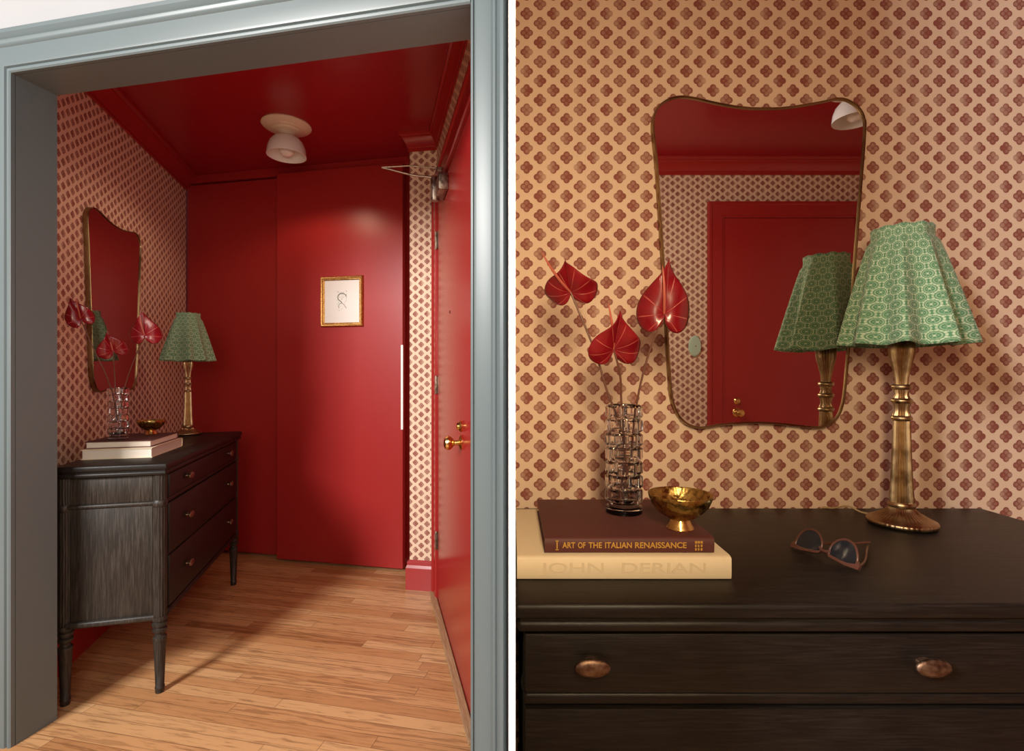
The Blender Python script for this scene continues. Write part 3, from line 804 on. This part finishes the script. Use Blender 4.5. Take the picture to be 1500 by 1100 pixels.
# ------------------------------------------------------------------ table lamps
def table_lamp(F, label, rot, seed, sq=1.0):
    t = thing('table_lamp', label, 'lamp', F)
    random.seed(seed)
    nfl = 22
    fl = lambda amp: (lambda th, r, z, i: r * (1 - amp * (0.5 - 0.5 * math.cos(th * nfl))))
    # foot: radiating flutes and a beaded rim
    def footm(th, r, z, i):
        if i in (2, 3, 4): return r * (1 + 0.018 * abs(math.sin(th * 22)))
        return r
    prof = [(0, 0), (0.060, 0), (0.066, 0.003), (0.068, 0.008), (0.066, 0.013), (0.0600, 0.0155), (0.0585, 0.017), (0.048, 0.023), (0.036, 0.030), (0.028, 0.037), (0.024, 0.043), (0, 0.043)]
    rip = lambda th, r, z, i: footm(th, r, z, i) * (1 - (0.05 * (0.5 - 0.5 * math.cos(th * 44)) if i >= 7 else 0))
    new_obj('lamp_foot', lathe(prof, 176, rip), M['antique'], parent=t, smooth=True, angle=50)
    bm = lathe([(0, 0.042), (0.0255, 0.042), (0.0275, 0.046), (0.026, 0.051), (0.024, 0.054), (0, 0.054)], 48)
    lathe([(0, 0.054), (0.0245, 0.054), (0.0215, 0.10), (0.0188, 0.17), (0.0168, 0.242), (0, 0.242)], 132, fl(0.16), None, bm)
    for z, r in ((0.246, 0.0205), (0.286, 0.0205), (0.318, 0.0200)):
        lathe([(0, z - 0.006), (r * 0.8, z - 0.006), (r * 0.97, z - 0.003), (r, z), (r * 0.97, z + 0.003), (r * 0.8, z + 0.006), (0, z + 0.006)], 40, lambda th, r_, zz, i: r_ * (1 + 0.03 * abs(math.sin(th * 14))), None, bm)
    lathe([(0, 0.250), (0.0175, 0.252), (0.0145, 0.262), (0.0150, 0.272), (0.0178, 0.281), (0, 0.281)], 96, fl(0.12), None, bm)
    lathe([(0, 0.290), (0.0165, 0.291), (0.0135, 0.300), (0.0160, 0.313), (0, 0.313)], 96, fl(0.12), None, bm)
    lathe([(0, 0.322), (0.0125, 0.323), (0.0135, 0.340), (0.0190, 0.365), (0.0245, 0.388), (0.0262, 0.402), (0.0250, 0.416), (0.0190, 0.428), (0.012, 0.434), (0, 0.434)], 132, fl(0.13), None, bm)
    new_obj('stem', bm, M['antique'], parent=t, smooth=True, angle=50)
    bm = lathe([(0, 0.432), (0.016, 0.432), (0.018, 0.438), (0.018, 0.49), (0.014, 0.495), (0, 0.495)], 24)
    new_obj('socket', bm, M['brass'], parent=t, smooth=True)
    bm = lathe([(0, 0.495), (0.013, 0.497), (0.018, 0.51), (0.029, 0.54), (0.030, 0.56), (0.020, 0.58), (0, 0.586)], 24)
    new_obj('bulb', bm, M['opal'], parent=t, smooth=True)
    # shade carrier
    bm = tube([(0.053 * math.cos(a), 0.053 * math.sin(a), 0.664) for a in [2 * PI * k / 32 for k in range(32)]], 0.0012, 6, True)
    for k in range(3):
        a = 2 * PI * k / 3
        tube([(0.053 * math.cos(a), 0.053 * math.sin(a), 0.664), (0.016 * math.cos(a), 0.016 * math.sin(a), 0.585), (0.017 * math.cos(a), 0.017 * math.sin(a), 0.49)], 0.0012, 6, False, bm)
    new_obj('shade_carrier', bm, M['brass'], parent=t)
    # pleated skirted cloth shade
    bm = bmesh.new(); uvl = bm.loops.layers.uv.new('UVMap')
    NT_, NZ = 240, 30
    ztop, zbot = 0.682, 0.415
    folds = [(2 * PI * (k + random.uniform(-0.2, 0.2)) / 8 + rot, random.uniform(0.8, 1.15), random.uniform(0.22, 0.30)) for k in range(8)]
    def fold(th, s):
        v = 0.0
        for c0, a, wd in folds:
            d = (th - c0 + PI) % (2 * PI) - PI
            d += 0.10 * (1 - s)
            g = math.exp(-(d / wd) ** 2)
            # sharp on one side, soft on the other
            v += a * g * (1.0 if d < 0 else max(0.0, 1 - d * 2.6))
        return v
    rows = []
    for j in range(NZ + 1):
        s = j / NZ; row = []
        for i in range(NT_ + 1):
            th = 2 * PI * i / NT_
            base_r = (0.0575 + (0.094 - 0.0575) * (s ** 0.92)) if s > 0.10 else 0.0575 - 0.001 * math.sin(s / 0.10 * PI)
            fo = fold(th, s)
            amp = 0.0035 if s < 0.10 else 0.0035 + 0.0400 * ((s - 0.10) / 0.9) ** 0.9
            r = base_r + amp * fo
            z = ztop + (zbot - ztop) * s + 0.006 * fo * s * s - 0.004 * s
            if s == 0: z += 0.0015 * math.sin(th * 11)
            row.append(((r * math.cos(th), r * math.sin(th), z), (th * 0.098 * (0.86 + 0.0 * s), s * 0.29)))
        rows.append(row)
    V = [[bm.verts.new(q[0]) for q in r[:-1]] for r in rows]
    for j in range(NZ):
        for i in range(NT_):
            i2 = (i + 1) % NT_
            f = bm.faces.new((V[j][i], V[j][i2], V[j + 1][i2], V[j + 1][i]))
            for lp, (jj, ii) in zip(f.loops, ((j, i), (j, i + 1), (j + 1, i + 1), (j + 1, i))): lp[uvl].uv = rows[jj][ii][1]
    sh = new_obj('lamp_shade', bm, M['cloth'], parent=t, smooth=True, angle=60)
    sh['label'] = 'green pleated cloth shade with cream rings'
    m = sh.modifiers.new('solid', 'SOLIDIFY'); m.thickness = 0.0016; m.offset = -1
    return t
table_lamp(F_DL @ T(0.985, 0.235, 0.898), 'gilt table lamp with green pleated shade on the hallway dresser', 0.3, 3)
table_lamp(T(0.898, 1.180, 0.898), 'gilt table lamp with green pleated shade in front of the frontal mirror', 1.1, 8)
cd = new_obj('power_cord', tube(catmull([(0.895, 1.252, 0.9015), (0.862, 1.262, 0.9045), (0.84, 1.28, 0.915), (0.822, 1.31, 0.9020), (0.80, 1.328, 0.895), (0.80, 1.332, 0.84)], 6), 0.0022, 8), M['cord'], smooth=True)
tag(cd, 'short cord curling behind the foot of the frontal table lamp', 'cord')

# ------------------------------------------------------------------ sunglasses
def sunglasses():
    # local x across the frame (left end to right end), z up from the dresser, y along the temples
    F = frame(0.560, 1.022, 0.40, -0.92, 0.9015)
    t = thing('sunglasses', 'brown cat-eye sunglasses lying upside down on the frontal dresser', 'sunglasses', F @ RX(-0.42))
    Wt = 0.128
    def lens_outline(c, s):
        pts = [(-0.024, 0.012), (-0.019, 0.007), (0.004, 0.0035), (0.022, 0.004), (0.0275, 0.008), (0.026, 0.022), (0.017, 0.038), (0.002, 0.044), (-0.013, 0.039), (-0.022, 0.027)]
        return [(c + s * x, 0, z) for x, z in pts]
    bm = bmesh.new()
    for c, s in ((0.032, -1), (0.096, 1)):
        tube(catmull(lens_outline(c, s), 5, True), 0.0022, 8, True, bm)
        # flared brow wedge lying along the table
        br = [(c - s * 0.026, 0.010), (c - s * 0.022, 0.004), (c + s * 0.010, -0.001), (c + s * 0.034, -0.001), (c + s * 0.035, 0.006), (c + s * 0.029, 0.014), (c + s * 0.0265, 0.007), (c + s * 0.004, 0.003), (c - s * 0.018, 0.0065)]
        a = [bm.verts.new((x, -0.003, z)) for x, z in br]; b = [bm.verts.new((x, 0.003, z)) for x, z in br]
        bm.faces.new(a); bm.faces.new(b[::-1])
        for i in range(len(br)): bm.faces.new((a[i], b[i], b[(i + 1) % len(br)], a[(i + 1) % len(br)]))
    tube(catmull([(0.053, 0, 0.016), (0.060, -0.001, 0.012), (0.068, -0.001, 0.012), (0.075, 0, 0.016)], 5), 0.003, 8, False, bm)
    new_obj('front_frame', bm, M['frame_brown'], parent=t, smooth=True, angle=50)
    for c, s in ((0.032, -1), (0.096, 1)):
        bm = bmesh.new(); o = catmull(lens_outline(c, s), 5, True)
        a = [bm.verts.new((p.x, -0.0006, p.z)) for p in o]; b = [bm.verts.new((p.x, 0.0006, p.z)) for p in o]
        bm.faces.new(a); bm.faces.new(b[::-1])
        for i in range(len(o)): bm.faces.new((a[i], b[i], b[(i + 1) % len(o)], a[(i + 1) % len(o)]))
        new_obj('lens', bm, M['lens'], parent=t)['label'] = 'dark blue-black lens'
    for p in ([(0.0, 0.002, 0.006), (0.012, 0.03, 0.020), (0.042, 0.09, 0.046), (0.062, 0.125, 0.066)], [(0.128, 0.002, 0.006), (0.118, 0.03, 0.020), (0.084, 0.085, 0.046), (0.066, 0.115, 0.056)]):
        new_obj('temple', tube(catmull(p, 6), 0.0021, 8), M['frame_brown'], parent=t, smooth=True)
    return t
sunglasses()

# ------------------------------------------------------------------ framed picture on the closet door
pc = thing('framed_picture', 'small gilt frame with a botanical sketch hung on the red closet door', 'picture', F_B @ T(1.222, -0.040, 1.703))
pw, ph = 0.148, 0.162
fp = [(0, 0.002), (0, 0.010), (0.005, 0.013), (0.009, 0.013), (0.013, 0.018), (0.020, 0.020), (0.024, 0.016), (0.026, 0.012), (0.026, 0.0)]
iw, ih = pw - 0.026, ph - 0.026
rect = [(-iw, -ih), (-iw, ih), (iw, ih), (iw, -ih)]
new_obj('picture_frame', sweep(rect, fp, lambda x, z, h: (x, -h, z), True), M['gilt'], parent=pc, smooth=True, angle=30)
bm = bmesh.new(); box(bm, -iw - 0.002, iw + 0.002, -0.006, -0.001, -ih - 0.002, ih + 0.002)
mt = new_obj('mat_board', bm, M['mat'], parent=pc); mt['label'] = 'off-white mat board'
bm = bmesh.new(); random.seed(11)
y = -0.0065
def stroke(pts, r, b): tube([(p.x, y, p.z) for p in catmull([(a, 0, c) for a, c in pts], 6)], r, 6, False, b)
stroke([(0.030, 0.030), (0.022, 0.044), (0.002, 0.052), (-0.018, 0.048), (-0.030, 0.030), (-0.024, 0.012), (-0.008, 0.000), (0.000, -0.010)], 0.0026, bm)
stroke([(0.0, -0.010), (-0.014, -0.014), (-0.024, -0.026), (-0.020, -0.044)], 0.0015, bm)
stroke([(0.0, -0.010), (0.014, -0.022), (0.030, -0.044)], 0.0015, bm)
new_obj('sketch', bm, M['ink'], parent=pc)['label'] = 'curling grey-green stem drawing'
bm = bmesh.new()
for k in range(44):
    a = random.uniform(-0.034, 0.034); c = random.uniform(-0.060, 0.062)
    l = random.uniform(0.004, 0.012); an = random.uniform(0, PI)
    stroke([(a, c), (a + l * math.cos(an) * 0.5, c + l * math.sin(an) * 0.5 + 0.001), (a + l * math.cos(an), c + l * math.sin(an))], 0.0008, bm)
stroke([(-0.034, 0.066), (-0.02, 0.060), (0.0, 0.058), (0.010, 0.059)], 0.0007, bm)
new_obj('sketch_texture', bm, M['faint'], parent=pc)['label'] = 'faint grey leaf hatching'
